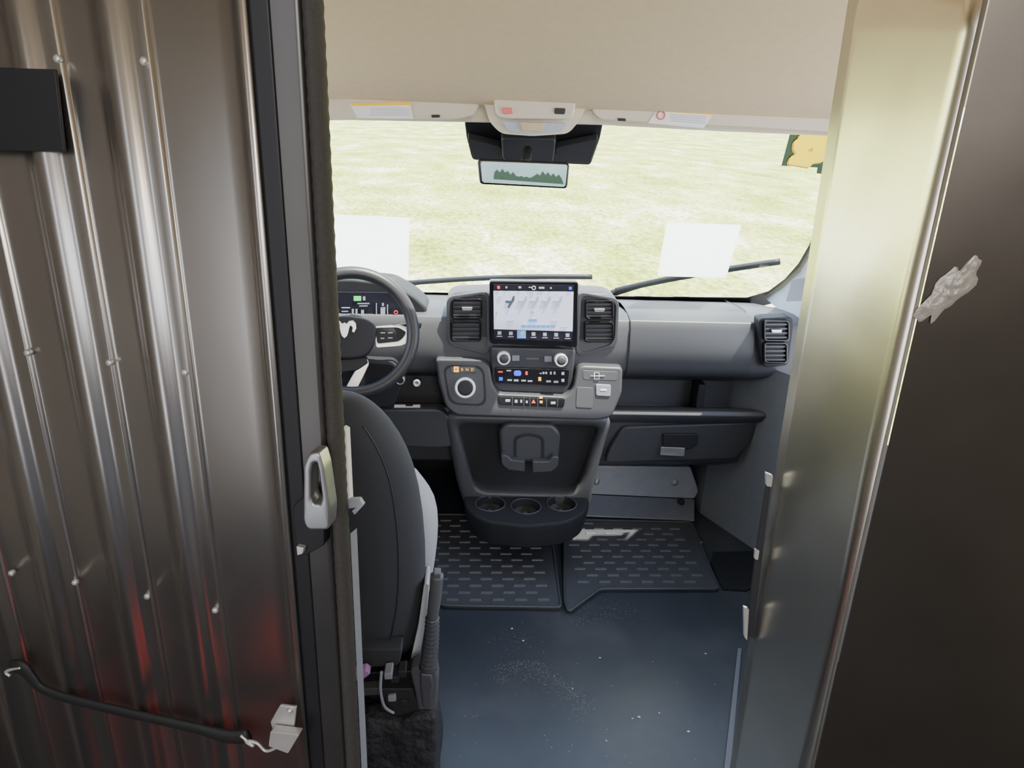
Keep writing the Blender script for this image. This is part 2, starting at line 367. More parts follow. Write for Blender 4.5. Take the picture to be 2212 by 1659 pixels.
# papers, wipers, sticker
p = quads('paper_sheet', [[(715,463),(885,470),(882,604),(712,600)]], W(.008), PAPER, th=.001, back=-nw)
tag(p, 'white paper sheet on the windshield above the steering wheel', 'paper', group='paper sheets on the windshield')
p = quads('paper_sheet', [[(1440,480),(1602,486),(1568,601),(1420,596)]], W(.008), PAPER, th=.001, back=-nw)
tag(p, 'white paper sheet on the windshield at the passenger side', 'paper', group='paper sheets on the windshield')
wp = thing('windshield_wiper', 'black wiper lying level outside the windshield, left of centre', 'wiper', W(-.04)(1060,604), group='windshield wipers')
tube('wiper_arm', [W(-.05)(*q) for q in [(850,618),(940,606),(1040,602),(1090,600)]], [.011,.008,.006,.005], BLACK, wp)
tube('wiper_blade', [W(-.03)(*q) for q in [(862,613),(1000,603),(1140,598),(1279,598)]], .009, BLACK, wp, flat=1)
wp = thing('windshield_wiper', 'black wiper slanting up to the right outside the passenger side glass', 'wiper', W(-.04)(1500,600), group='windshield wipers')
tube('wiper_arm', [W(-.05)(*q) for q in [(1322,634),(1400,612),(1480,598),(1560,586)]], [.014,.010,.008,.006], BLACK, wp)
tube('wiper_blade', [W(-.03)(*q) for q in [(1330,628),(1440,604),(1570,582),(1685,565)]], .011, BLACK, wp)
st = thing('number_sticker', 'green sticker with a bubbly yellow numeral in the top right windshield corner', 'sticker', W(.01)(1740,330))
quads('sticker_backing', [[(1706,291),(1812,295),(1780,377),(1764,374),(1766,362),(1688,358)]], W(.008), GREEN, st, th=.001, back=-nw)
q1 = rpoly([(1728,290),(1806,291),(1796,340),(1782,342),(1778,350),(1756,352),(1750,362),(1702,354),(1708,338),(1722,333),(1714,322),(1716,304),(1726,300)], 6)
quads('numeral_shadow', [[(x-4,y+3) for x,y in q1]], W(.010), YEL, st, th=.001, back=-nw)
quads('numeral', [q1], W(.012), YELB, st, th=.001, back=-nw)
quads('numeral_cutout', [[(1746,326),(1756,319),(1755,329)]], W(.014), YEL, st, th=.001, back=-nw)

# ---------------------------------------------------------------- dashboard
DB = thing('dashboard', 'dark grey dashboard with touchscreen, round knobs and air vents', 'dashboard', (.2,2.3,.45))
def prof(col, lst): return [(P(col, py, Y).y, P(col, py, Y).z) for py, Y in lst]
XL, XR = -.72, P(1728, 720, 2.1).x
up = prof(1500, [(650,2.52),(657,2.38),(664,2.25),(672,2.17),(682,2.115),(696,2.08),(715,2.065),(760,2.055),(798,2.055),(812,2.075),(818,2.11),(821,2.2)])
lo = prof(1500, [(878,2.2),(882,2.1),(888,2.068),(898,2.06),(908,2.07),(914,2.10),(960,2.11),(998,2.13),(1004,2.2),(1004,2.27)])
full = up + lo + [(2.50,.45),(2.55,.66)]
def strip(name, x0, x1, pr, mat, parent, n=1, bev=.003, off=0):
    return loft(name, [[Vector((x0+(x1-x0)*k/n, y-off, z+off*.5)) for y, z in pr] for k in range(n+1)], mat, parent, bev=bev)
strip('dash_body', XL, XR, full, DASH, DB)
xa, xb = P(1360,740,2.05).x, P(1632,740,2.05).x
upx = up[2:11]
strip('airbag_panel', xa, xb, upx+[(y+.06, z) for y, z in reversed(upx)], DASH2, DB, off=.006, bev=.004)
box('shelf_divider', P(1507,850,2.13).x, P(1524,850,2.13).x, 2.13, 2.25, lo[0][1]-.01, up[-1][1]+.01, DARK, DB, bev=.004)
box('shelf_divider', P(1672,850,2.1).x, XR, 2.075, 2.25, lo[0][1]-.02, up[-1][1]+.02, DASH, DB, bev=.004)
gb = plate('glove_box_door', [(1345,922),(1640,912),(1624,955),(1588,993),(1306,1001),(1316,970)], 2.088, .03, DASH2, DB, r=12, bev=.008)
plate('handle', [(1432,938),(1510,938),(1508,962),(1490,972),(1432,966)], 2.078, .02, DARK, gb, r=6)
plate('handle_tab', [(1428,966),(1480,968),(1478,986),(1426,983)], 2.076, .012, SILVER, gb, r=2, bev=.001)

plate('knee_panel', [(700,885),(950,885),(975,905),(985,965),(940,968),(700,960)], 2.03, .06, DASH2, DB, r=10, bev=.006)
plate('column_lower', [(740,780),(850,785),(872,820),(850,880),(740,884)], 2.0, .10, DARK, DB, r=12, bev=.006)
ig = lathe('ignition_ring', P(864,822,2.0), Vector((0,-1,.1)), [(.014,-.03),(.014,0),(.010,.002),(.010,-.004),(.001,-.004)], SILVER, DB)
lathe('power_socket', P(900,828,2.055), Vector((0,-1,.1)), [(.011,-.03),(.011,.004),(.007,.004),(.001,.001)], GREYL, DB)

# instrument cluster
plate('cluster_hood', [(640,604),(760,602),(848,612),(896,640),(925,668),(915,700),(905,728),(640,740)], 2.10, .13, DARK, DB, r=14, bev=.01)
cd = plate('cluster_display', [(640,630),(850,632),(872,650),(886,698),(876,706),(640,708)], 2.085, .006, DISPD, DB, r=6, bev=.001)
quads('green_indicator', [(764,640,780,650)], 2.083, ICN, cd)
quads('grey_gauge', [(784,641,789,649),(822,664,832,692)], 2.083, ICG, cd)
quads('gauge_mark', [(772,655,798,657),(776,660,794,662),(760,668,764,684),(768,668,772,684),(780,670,786,684),(825,655,829,661),(738,664,756,666),(738,672,752,674),(836,658,838,690),(816,692,838,694),(812,655,814,690),(742,690,752,692),(770,690,800,692)], 2.082, ICG, cd)
torus('red_indicator', P(855,675,2.083), Vector((0,1,0)), .005, .0012, ICR, cd, seg=16, ms=6)

# centre bezel + vents
plate('centre_bezel', [(966,642),(985,632),(1060,629),(1250,631),(1318,634),(1337,650),(1333,742),(1312,768),(1242,774),(1050,770),(985,764),(963,738)], 2.06, .10, DASH2, DB, r=18, bev=.014)
ring('bezel_rim', [(964,641),(1058,628),(1058,768),(966,746)], [(971,648),(1051,635),(1051,761),(974,741)], 2.052, .012, DASH, DB, r=18)
ring('bezel_rim', [(1248,630),(1338,645),(1334,748),(1244,772)], [(1255,637),(1331,651),(1327,742),(1251,765)], 2.052, .012, DASH, DB, r=18)
def vent(x0, y0, x1, y1, Y, tab):
    f = ring('air_vent', [(x0,y0),(x1,y0),(x1,y1),(x0,y1)], [(x0+4,y0+4),(x1-4,y0+4),(x1-4,y1-4),(x0+4,y1-4)], Y, .03, GLOSS, DB, r=8, ri=6)
    quads('vent_cavity', [(x0+2,y0+2,x1-2,y1-2)], Y+.022, BLACK, f)
    h = y1-y0-8; n = 4
    for i in range(n):
        yy = y0+4+h*(i+.5)/n
        a, b = P(x0+4, yy-2, Y+.004), P(x1-4, yy-2, Y+.004)
        dz = Vector((0,0,-.0055)); bk = Vector((0,.014,.001))
        mesh('slat', [a, b, b+bk, a+bk, a+dz, b+dz, b+bk+dz, a+bk+dz],
             [(0,1,2,3),(4,5,6,7),(0,1,5,4),(1,2,6,5),(2,3,7,6),(3,0,4,7)], DASH2, f)
    if tab:
        xm = (x0+x1)/2; ym = (y0+y1)/2
        plate('vent_tab', [(xm-12,ym-3),(xm+12,ym-3),(xm+10,ym+4),(xm-10,ym+4)], Y-.004, .006, SILVER, f, r=2, bev=.001)
for a in [(976,645,1042,689,2.047,1),(974,692,1040,738,2.047,0),(1264,649,1326,691,2.047,1),(1262,695,1326,740,2.047,0)]: vent(*a)
plate('side_vent_surround', [(1640,688),(1712,685),(1716,700),(1704,790),(1650,795),(1644,770)], 2.03, .05, DARK, DB, r=10, bev=.004)
vent(1650,692,1706,738,2.02,1); vent(1650,740,1702,786,2.02,0)

# touchscreen
ts = plate('touchscreen', [(1057,607),(1250,609),(1247,751),(1060,743)], 2.02, .03, GLOSS, DB, r=7, bev=.003)
yy = 2.018
quads('display', [[(1066,628),(1239,630),(1237,716),(1067,711)]], yy, DISP, ts)
quads('icon_bar', [[(1066,614),(1240,616),(1239,630),(1066,628)],[(1067,711),(1237,716),(1236,738),(1068,732)]], yy, DISPD, ts)
yy = 2.016
seat = [(0,0),(12,1),(16,-8),(20,-10),(19,0),(13,8),(8,16),(4,15),(8,6),(0,5)]
quads('seat_icon', [[(x+a, 649+b*1.0) for a, b in seat] for x in (1119,1144,1170,1195)], yy, ICP, ts)
quads('selected_seat_icon', [[(1092+a, 649+b*1.05) for a, b in seat]], yy, ICD, ts)
quads('blue_button', [(1142,689,1160,695)]+[(1127+i*10.5,702,1136+i*10.5,708) for i in range(7)], yy, ICL, ts)
quads('small_mark', [(1076,640,1084,642),(1149,672,1153,677),(1072,672,1074,680),(1095,693,1110,695),(1190,693,1205,695),(1212,706,1226,708)], yy, ICG, ts)
quads('bar_icon', [(1075+i*24.5,716+i*.8,1083+i*24.5,723+i*.8) for i in range(7)]+[(1073+i*24.5,726+i*.8,1085+i*24.5,727.5+i*.8) for i in range(7)], yy, ICG, ts)
quads('selected_bar_icon', [(1117,714,1136,731)], 2.0168, ICL, ts)
quads('status_mark', [(1092,619,1096,623),(1120,619,1126,623),(1142,620,1148,622),(1164,620,1176,624),(1188,621,1192,624)], yy, ICG, ts)
quads('red_status_mark', [(1074,618,1080,624)], yy, ICR, ts)
torus('status_ring', P(1153,622,yy), Vector((0,1,0)), .005, .001, ICW, ts, seg=16, ms=6)
quads('blue_status_mark', [(1229,620,1235,626)], yy, ICB, ts)

# centre stack
plate('centre_stack', [(1060,750),(1244,754),(1236,828),(1224,852),(1076,846),(1062,828)], 2.035, .10, DASH2, DB, r=10, bev=.006)
def knob(px, py, Y, R, name='knob', parent=None):
    k = lathe(name, P(px,py,Y), Vector((0,-1,.12)), [(R,-.01),(R,.018),(R*.93,.022),(R*.78,.022),(R*.72,.018),(.0005,.018)], CHROME, parent or DB)
    lathe('knob_cap', P(px,py,Y)+Vector((0,-.019,.002)), Vector((0,-1,.12)), [(R*.70,-.004),(R*.68,.003),(R*.3,.004),(.0005,.004)], DASH2, k)
    return k
knob(1088,772,2.03,.0195); knob(1211,776,2.03,.0195)
plate('button', [(1106,768),(1122,768),(1122,780),(1106,780)], 2.031, .008, GREYL, DB, r=2, bev=.001)
plate('button', [(1176,770),(1192,770),(1192,782),(1176,782)], 2.031, .008, GREYL, DB, r=2, bev=.001)
text('stack_lettering', 'uconnect', 1150, 774, 2.034, .010, GREYL, DB)
cp = plate('climate_panel', [(1069,794),(1230,798),(1226,834),(1072,828)], 2.026, .012, GLOSS, DB, r=5, bev=.002)
quads('white_mark', [(1094,800,1104,802),(1178,804,1182,808),(1166,806,1170,808),(1172,804,1176,808),(1188,803,1192,809),(1196,803,1200,809),(1096,820,1106,823),(1110,820,1120,824),(1126,821,1136,824),(1140,822,1150,825),(1180,822,1190,826),(1196,823,1206,827),(1213,819,1219,825),(1213,804,1219,810)], 2.0245, ICG, cp)
quads('blue_light', [rpoly([(1110,801),(1126,801),(1126,812),(1110,812)], 5), (1078,815,1086,822)], 2.0245, ICB, cp)
quads('red_light', [(1076,802,1086,805),(1135,803,1140,810)], 2.0245, ICR, cp)
quads('orange_light', [(1163,815,1169,823)], 2.0245, ICO, cp)

# ---------------------------------------------------------------- centre console
CC = thing('centre_console', 'dark centre console with rotary shifter, switches and cup tray', 'console', (.2,2.1,.1))
shn = Vector((0,-1,.22)).normalized()
def sh(off=0): return lambda px, py: PP(px, py, P(1150,840,2.01)+shn*off, shn)
plate('shifter_panel', [(940,776),(1042,778),(1058,790),(1064,830),(1078,852),(1222,858),(1238,842),(1246,800),(1256,790),(1346,794),(1344,850),(1322,902),(1290,909),(985,899),(962,880),(948,830)], sh(), .04, DASH2, CC, r=10, bev=.009)
plate('gear_display', [(972,789),(1028,791),(1029,807),(973,806)], sh(.001), .004, GLOSS, CC, r=3, bev=.001)
quads('gear_light', [(980,792,991,804)], sh(.002), ICO, CC)
for s, x, m in (('P',985.5,BLACK),('R',998.5,ICO),('N',1009,ICO),('D',1020,ICO)): text('gear_letter', s, x, 798.5, sh(.0026), .012, m, CC)
ring('shifter_surround', [(956,788),(1046,790),(1052,878),(970,874)], [(960,792),(1042,794),(1047,874),(974,870)], sh(.001), .004, DARK, CC, r=22, bev=.001)
k = lathe('rotary_shifter', sh(0)(1005,837), Vector((0,-1,.3)), [(.031,-.01),(.031,.014),(.029,.019),(.024,.019),(.022,.014),(.0005,.014)], CHROME, CC, seg=48)
lathe('shifter_cap', sh(0)(1005,837)+Vector((0,-.014,.004)), Vector((0,-1,.3)), [(.0235,-.004),(.023,.004),(.017,.005),(.0005,.004)], DARK, k)
sw = plate('switch_row', [(1075,855),(1221,861),(1218,881),(1078,875)], sh(.004), .012, GLOSS, CC, r=5, bev=.002)
quads('white_mark', [(1092,863,1102,868),(1112,864,1118,870),(1124,864,1128,870),(1136,866,1140,871),(1190,868,1200,873)], sh(.0055), ICG, sw)
quads('hazard_mark', [[(1148,871),(1157,871),(1152.5,863)]], sh(.0055), ICR, sw)
quads('amber_light', [(1165,857,1172,861),(1166,866,1172,871)], sh(.0055), ICO, sw)
quads('switch_gap', [(x,857,x+1.2,879) for x in (1106,1131,1144,1161,1180,1204)], sh(.0048), DASH, sw)
plate('phone_pad', [(1246,836),(1282,838),(1280,882),(1244,880)], sh(.002), .004, DASH, CC, r=5, bev=.001)
plate('usb_panel', [(1258,800),(1334,803),(1332,822),(1260,820)], sh(.001), .003, DASH, CC, r=4, bev=.001)
tube('usb_symbol', [sh(.003)(*q) for q in [(1276,812),(1306,812)]], .0009, ICW, CC, res=1)
tube('phone_symbol', [sh(.003)(*q) for q in [(1284,805),(1294,805),(1294,819),(1284,819),(1284,805)]], .0009, ICW, CC, res=1)
plate('usb_port', [(1287,830),(1320,832),(1319,857),(1288,855)], sh(.004), .01, GREYL, CC, r=4, bev=.002)
quads('port_mark', [(1297,841,1310,844)], sh(.0055), ICW, CC)
# lower body
O = [(958,894),(1326,902),(1308,960),(1284,1050),(1272,1116),(1008,1108),(986,1046),(970,960)]
I = [(986,918),(1298,924),(1284,962),(1254,1050),(1234,1068),(1036,1062),(1022,1042),(1000,962)]
ring('console_frame', O, I, 2.025, .07, DASH2, CC, r=26, ri=26, bev=.018)
plate('console_back', [(970,905),(1312,910),(1270,1080),(1000,1072)], 2.074, .02, DARK, CC, bev=.002)
ph = plate('phone_holder', [(1094,916),(1194,918),(1212,938),(1206,1002),(1083,996),(1078,934)], 2.0, .072, DASH2, CC, r=10, bev=.010)
ring('holder_pad', [(1110,944),(1132,936),(1154,936),(1176,944),(1176,1000),(1110,996)], [(1116,949),(1134,942),(1152,942),(1170,949),(1170,994),(1116,991)], 1.997, .006, DARK, ph, r=10, ri=8, bev=.002)
plate('holder_claw', [(1082,984),(1096,984),(1104,994),(1134,997),(1134,1020),(1098,1016),(1084,1004)], 1.972, .03, DASH2, ph, r=4, bev=.004)
plate('holder_claw', [(1208,988),(1194,986),(1186,997),(1150,997),(1150,1022),(1192,1020),(1206,1008)], 1.972, .03, DASH2, ph, r=4, bev=.004)
# cup tray
zt = P(1135, 1118, 1.90).z
top = rpoly([(1000,1064),(1040,1050),(1240,1058),(1275,1072),(1268,1106),(1225,1128),(1135,1136),(1045,1126),(1006,1100)], 22)
tp3 = [PZ(px, py, zt) for px, py in top]
cen = sum(tp3, Vector())/len(tp3)
def scl(k, dz): return [Vector((cen.x+(v.x-cen.x)*k, cen.y+(v.y-cen.y)*k, zt+dz)) for v in tp3]
tray = loft('cup_tray', [scl(.88,-.088), scl(.94,-.080), scl(.975,-.055), scl(1.0,-.022), scl(1.0,-.008), scl(.985,-.002), scl(.96,0)], TRAYM, CC, smooth=True)
cuts = []
for px in (1059,1136,1213):
    c0 = PZ(px, 1088+(6 if px == 1136 else 0), zt)
    cuts.append(lathe('cut', c0, Vector((0,0,1)), [(.040,-.06),(.047,.03)], BLACK))
for c in cuts:
    md_ = tray.modifiers.new('b', 'BOOLEAN'); md_.operation = 'DIFFERENCE'; md_.object = c; md_.solver = 'EXACT'
bpy.context.view_layer.update()
nm = bpy.data.meshes.new_from_object(tray.evaluated_get(bpy.context.evaluated_depsgraph_get()))
tray.modifiers.clear(); tray.data = nm
for p in nm.polygons: p.use_smooth = False
for c in cuts: bpy.data.objects.remove(c)
for px in (1059,1136,1213):
    c0 = PZ(px, 1088+(6 if px == 1136 else 0), zt)
    torus('cup_holder_rim', c0+Vector((0,0,.001)), Vector((0,.001,1)), .047, .0022, DASH2, tray, seg=32, ms=8)
    lathe('cup_liner', c0, Vector((0,0,1)), [(.0395,-.0585),(.0462,-.001),(.0458,-.001),(.0385,-.0575),(.0005,-.0575)], BLACK, tray, seg=32)
    lathe('cup_holder_post', c0+Vector((0,.02,-.057)), Vector((0,0,1)), [(.012,0),(.012,.02),(.006,.026),(.0005,.027)], DASH, tray, seg=16)

# ---------------------------------------------------------------- steering wheel
wc = P(762, 719, 1.93); wn = (C-wc).normalized(); wn = (wn+Vector((0,0,.05))).normalized()
def SW(off=0): return lambda px, py: PP(px, py, wc+wn*off, wn)
SWT = thing('steering_wheel', 'black leather steering wheel with silver spokes, half hidden by the door', 'steering wheel', wc)
Rw = (SW()(905,719)-wc).length-.016
torus('rim', wc, wn, Rw, .0175, pm('leather_black',(.035,.035,.04),.38,ns=300,bump=.3,bs=600,bdist=.001), SWT, seg=96, ms=14)
plate('hub', [(690,690),(745,680),(795,688),(816,706),(810,745),(792,772),(750,778),(700,772)], SW(-.01), .045, DARK, SWT, r=14, bev=.010, back=-wn)
plate('hub_lower', [(730,776),(790,772),(796,784),(772,800),(734,806)], SW(-.02), .03, DARK, SWT, r=5, bev=.004, back=-wn)
ring('spoke', [(808,705),(862,701),(898,713),(896,734),(866,748),(812,752)], [(811,709),(860,708),(878,718),(870,730),(861,737),(815,742)], SW(-.020), .014, SILVER, SWT, r=6, bev=.003, back=-wn)
plate('spoke_buttons', [(809,707),(862,705),(882,716),(874,732),(862,741),(812,746)], SW(-.0215), .010, DARK, SWT, r=6, bev=.002, back=-wn)
quads('spoke_mark', [(822,718,832,720),(838,718,848,720),(822,730,830,732),(838,729,848,731)], SW(-.0205), ICG, SWT)
plate('spoke', [(690,700),(690,750),(622,746),(622,706)], SW(-.022), .016, SILVER, SWT, r=8, bev=.004, back=-wn)
plate('lower_spoke', [(778,780),(794,774),(798,787),(770,846),(750,854),(744,842)], SW(-.024), .012, SILVER, SWT, r=5, bev=.003, back=-wn)
plate('lower_spoke', [(742,780),(728,776),(722,848),(732,854)], SW(-.024), .012, SILVER, SWT, r=3, bev=.003, back=-wn)
em = [(-26,-12),(-20,-18),(-11,-17),(-5,-11),(0,-14),(5,-11),(11,-17),(20,-18),(26,-12),(27,-2),(22,7),(17,5),(19,-3),(14,-8),(11,-3),(9,6),(6,14),(0,19),(-6,14),(-9,6),(-11,-3),(-14,-8),(-19,-3),(-17,5),(-22,7),(-27,-2)]
em = [(744+a*.95, 711+b*1.05) for a, b in em]
plate('emblem', em, SW(-.004), .008, pm('emblem_silver',(.85,.85,.86),.3,.5), SWT, bev=.001, back=-wn)
tube('column_shroud', [wc-wn*.05, wc-wn*.08, wc-wn*.11], [.045,.055,.06], DARK, SWT, seg=16)
tube('stalk', [wc-wn*.06+Vector((.03,0,0)), SW(-.06)(880,700), SW(-.05)(908,704)], [.008,.007,.009], BLACK, SWT)

# ---------------------------------------------------------------- floor and footwell
fl = mesh('floor', [(-1.3,-2.6,0),(1.5,-2.6,0),(1.5,2.6,0),(-1.3,2.6,0),(-1.3,-2.6,-.03),(1.5,-2.6,-.03),(1.5,2.6,-.03),(-1.3,2.6,-.03)], [(0,1,2,3),(4,7,6,5),(0,4,5,1),(1,5,6,2),(2,6,7,3),(3,7,4,0)], FLOORM)
tag(fl, 'dark blue vinyl cab floor', 'floor', kind='structure')
ts_ = quads('trim_3', [[(1594,1400),(1602,1400),(1576,1680),(1562,1680)]], lambda px, py: PZ(px, py, .006), pm('floor_trim',(.11,.12,.145),.5), th=.005, back=Vector((0,0,-1)))
tag(ts_, 'thin grey edging strip on the floor beside the right jamb', 'floor trim', kind='structure')
fwl = box('wall_front', XL-.1, 1.2, 2.57, 2.6, 0, .68, BLACK); tag(fwl, 'black firewall under the dashboard', 'firewall', kind='structure')
a0 = PZ(1512,1108,0); b0 = PZ(1648,1200,0)
cxr = b0.x
kp = mesh('wall_kick_panel', [a0, b0, Vector((cxr+.03,1.0,0)), a0+Vector((0,.0,.62)), b0+Vector((0.02,0,.62)), Vector((cxr+.05,1.0,.62)), Vector((a0.x-.02,2.56,0)), Vector((a0.x-.02,2.56,.6))],
   [(0,1,4,3),(1,2,5,4),(6,0,3,7)], pm('kick_panel',(.17,.18,.20),.6))
tag(kp, 'grey side wall panel right of the passenger footwell', 'side panel', kind='structure')
tb = thing('toe_board', 'bolted grey metal step plate under the glove box', 'toe board', P(1390,1100,2.24))
y1 = PZ(1380,1118,0.0).y
ya = y1+.02
STEP = pm('step_plate',(.22,.24,.29),.38,.3)
plate('upright_panel', [(1225,1006),(1492,1009),(1510,1062),(1500,1078),(1232,1066)], ya+.05, .02, pm('upright_metal',(.46,.48,.52),.4,.3), tb, r=6, bev=.004)
pa, pb = P(1232,1066,ya+.05), P(1500,1078,ya+.05)
pc, pdn = PZ(1500,1124,.008), PZ(1225,1112,.008)
mesh('step_panel', [pa,pb,pc,pdn, pa-Vector((0,0,.01)),pb-Vector((0,0,.01)),pc-Vector((0,0,.006)),pdn-Vector((0,0,.006))], [(0,1,2,3),(4,7,6,5),(0,4,5,1),(1,5,6,2),(2,6,7,3),(3,7,4,0)], STEP, tb, bev=.002)
for q in [(1457,1042),(1288,1040)]:
    lathe('bolt', P(q[0],q[1],ya+.05), Vector((0,-1,0)), [(.014,0),(.013,.004),(.007,.005),(.006,.009),(.0005,.009)], STEEL, tb, seg=16)
lathe('bolt', P(1472,1084,ya+.02), Vector((0,-1,.3)), [(.012,-.01),(.011,.004),(.006,.005),(.0005,.008)], DARK, tb, seg=16)

def inside(pt, poly):
    x, y = pt; c = False; j = len(poly)-1
    for i in range(len(poly)):
        xi, yi = poly[i]; xj, yj = poly[j]
        if (yi > y) != (yj > y) and x < (xj-xi)*(y-yi)/(yj-yi)+xi: c = not c
        j = i
    return c
def floor_mat(poly, z, label, loc):
    w = [PZ(px, py, z) for px, py in rpoly(poly, 8, 3)]; n = len(w)
    t = thing('floor_mat', label, 'floor mat', loc, group='ribbed rubber floor mats')
    vs = w+[v-Vector((0,0,z-.001)) for v in w]
    fs = [tuple(range(n)), tuple(range(2*n-1, n-1, -1))]+[(i,(i+1)%n,n+(i+1)%n,n+i) for i in range(n)]
    nbase = len(fs)
    pw = [(v.x, v.y) for v in w]
    c = Vector((sum(a for a, b in pw)/n, sum(b for a, b in pw)/n))
    small = [((a-c.x)*.92+c.x, (b-c.y)*.92+c.y) for a, b in pw]
    xs = [a for a, b in pw]; ys = [b for a, b in pw]
    y = min(ys); row = 0
    while y < max(ys):
        x = min(xs)+(row % 2)*.033
        while x < max(xs):
            if all(inside((x+dx, y), small) for dx in (-.018, .018)):
                b = len(vs)
                for zz, s in ((z-.002,1),(z+.004,.6)):
                    for dx, dy in ((-.019,-.0045),(.019,-.0045),(.019,.0045),(-.019,.0045)): vs.append((x+dx*(.88 if s<1 else 1), y+dy*s, zz))
                fs += [(b+4,b+5,b+6,b+7),(b+3,b+2,b+1,b),(b,b+1,b+5,b+4),(b+1,b+2,b+6,b+5),(b+2,b+3,b+7,b+6),(b+3,b,b+4,b+7)]
            x += .066
        y += .033; row += 1
    o = mesh('mat_sheet', vs, fs, MATM, t)
    o.data.materials.append(TREAD)
    for k, p in enumerate(o.data.polygons):
        if k >= nbase: p.material_index = 1
    tube('mat_lip', w+[w[0]], .004, MATM, t, res=1, seg=6)
floor_mat([(880,1110),(1030,1112),(1190,1150),(1212,1312),(960,1308),(900,1290)], .010, 'ribbed rubber floor mat on the left, just right of the driver seat', PZ(1080,1220,0))
floor_mat([(1216,1122),(1494,1128),(1552,1272),(1296,1272),(1228,1322),(1220,1300)], .010, 'ribbed rubber floor mat on the right, below the glove box', PZ(1380,1200,0))
sd = quads('step_well', [[(1540,1192),(1625,1190),(1645,1215),(1640,1262),(1612,1275),(1562,1272),(1535,1215)]], lambda px, py: PZ(px, py, .006), BLACK, th=.005, back=Vector((0,0,-1)))
tag(sd, 'black entry step recess right of the passenger floor mat', 'step well', kind='structure')
vs = []; fs = []
def chip(px, py, s):
    c = PZ(px, py, .001); b = len(vs)
    a = random.random()*6.28
    for k in range(4):
        q = a+k*math.pi/2+random.uniform(-.3,.3); vs.append(c+Vector((math.cos(q)*s, math.sin(q)*s*.7, 0)))
    vs.append(c+Vector((0,0,s*.8)))
    for k in range(4): fs.append((b+k, b+(k+1)%4, b+4))
for _ in range(50): chip(random.uniform(980,1570), random.uniform(1340,1650), random.uniform(.0006,.0014))
for _ in range(900):
    t = random.random(); chip(1070+190*t+random.gauss(0,14), 1440+75*t-45*math.sin(t*3.1)+abs(random.gauss(0,22)), random.uniform(.0003,.0008))
for _ in range(300): chip(random.gauss(1290,50), random.gauss(1325,16), random.uniform(.0003,.0008))
for _ in range(120): chip(random.gauss(1115,25), random.gauss(1378,18), random.uniform(.0003,.0008))
for q in [(1380,1549,.005),(1487,1580,.0045),(1524,1412,.0035),(1296,1421,.0035),(1106,1358,.004),(1130,1384,.004),(1237,1487,.003),(1310,1600,.003),(1424,1540,.003),(1366,1552,.003)]: chip(*q)
db = mesh('floor_debris', vs, fs, SAND); tag(db, 'white sand grains and crumbs scattered on the blue floor', 'debris', kind='stuff')

# ---------------------------------------------------------------- driver seat
DS = thing('driver_seat', 'black driver seat seen from behind, beside the sliding door edge', 'seat', (-.33,1.25,.0))
xc = -.37
def rr(cx, cy, z, hw, hd, n=24, e=3.0):
    o = []
    for k in range(n):
        t = 2*math.pi*k/n; c, s = math.cos(t), math.sin(t)
        x = math.copysign(abs(c)**(2/e), c)*hw; y = math.copysign(abs(s)**(2/e), s)*hd
        o.append(Vector((cx+x, cy+y, z)))
    return o
rows = [(850,748,1.17,.02),(858,772,1.165,.035),(880,806,1.16,.05),(920,846,1.16,.06),(980,882,1.165,.065),(1060,908,1.175,.07),(1180,922,1.19,.072),(1300,920,1.205,.072),(1400,902,1.215,.068),(1428,882,1.22,.05)]
rg = []
for py, px, Y, hd in rows:
    p_ = P(px, py, Y-hd*.3); rg.append(rr(xc, Y, p_.z, p_.x-xc, hd))
bk = loft('backrest', rg, FABRIC, DS, sub=1)
rows2 = [(1000,890,1.30,.04),(1050,920,1.30,.06),(1080,942,1.31,.07),(1130,949,1.32,.07),(1200,942,1.33,.07),(1270,930,1.34,.06),(1330,915,1.34,.04)]
rg = []
for py, px, Y, hd in rows2:
    p_ = P(px, py, Y); rg.append(rr(p_.x-.055, Y, p_.z, .055, hd, e=2.3))
loft('side_bolster', rg, FABRICG, DS, sub=1)
pts = []
for py, px, Y, hd in rows[3:9]:
    p_ = P(px-62, py, Y-hd*.98); pts.append(Vector((p_.x, Y-hd*.985, p_.z)))
tube('seam', pts, .0014, DARK, bk)
rg = [rr(xc,1.17,P(740,850,1.17).z+d, w, h) for d, w, h in ((.02,.08,.03),(.05,.12,.045),(.12,.13,.05),(.19,.115,.045),(.21,.08,.03))]
loft('headrest', rg, FABRIC, DS, sub=1)
for s in (-1,1): tube('headrest_post', [Vector((xc+s*.05,1.17,P(740,850,1.17).z-.06)), Vector((xc+s*.05,1.17,P(740,850,1.17).z+.08))], .006, SILVER, DS, res=1)
zc = P(920,1420,1.25).z
rg = [rr(xc+.01,1.50,zc+d, .29*k, .26*k2, e=4) for d, k, k2 in ((-.02,.93,.95),(.0,1,1),(.06,1,1),(.10,.97,.98),(.12,.88,.9))]
loft('seat_cushion', rg, FABRIC, DS, sub=1)
plate('lit_seat_edge', [(916,1262),(926,1262),(922,1330),(908,1410),(890,1436),(888,1420),(904,1350)], 1.16, .06, pm('lit_edge_tone',(.45,.47,.50),.5), DS, r=4, bev=.004)  # lit edge of the seat, put into a pale plate
plate('recliner_cover', [(884,1448),(912,1436),(942,1440),(948,1470),(944,1520),(932,1545),(904,1546),(896,1500)], 1.10, .04, DASH, DS, r=10, bev=.006)
plate('recliner_knob', [(906,1456),(932,1458),(936,1480),(930,1530),(912,1530),(908,1490)], 1.092, .015, DASH2, DS, r=8, bev=.004)
plate('base_frame', [(740,1455),(890,1450),(892,1480),(740,1490)], 1.13, .25, BLACK, DS, r=4, bev=.004)
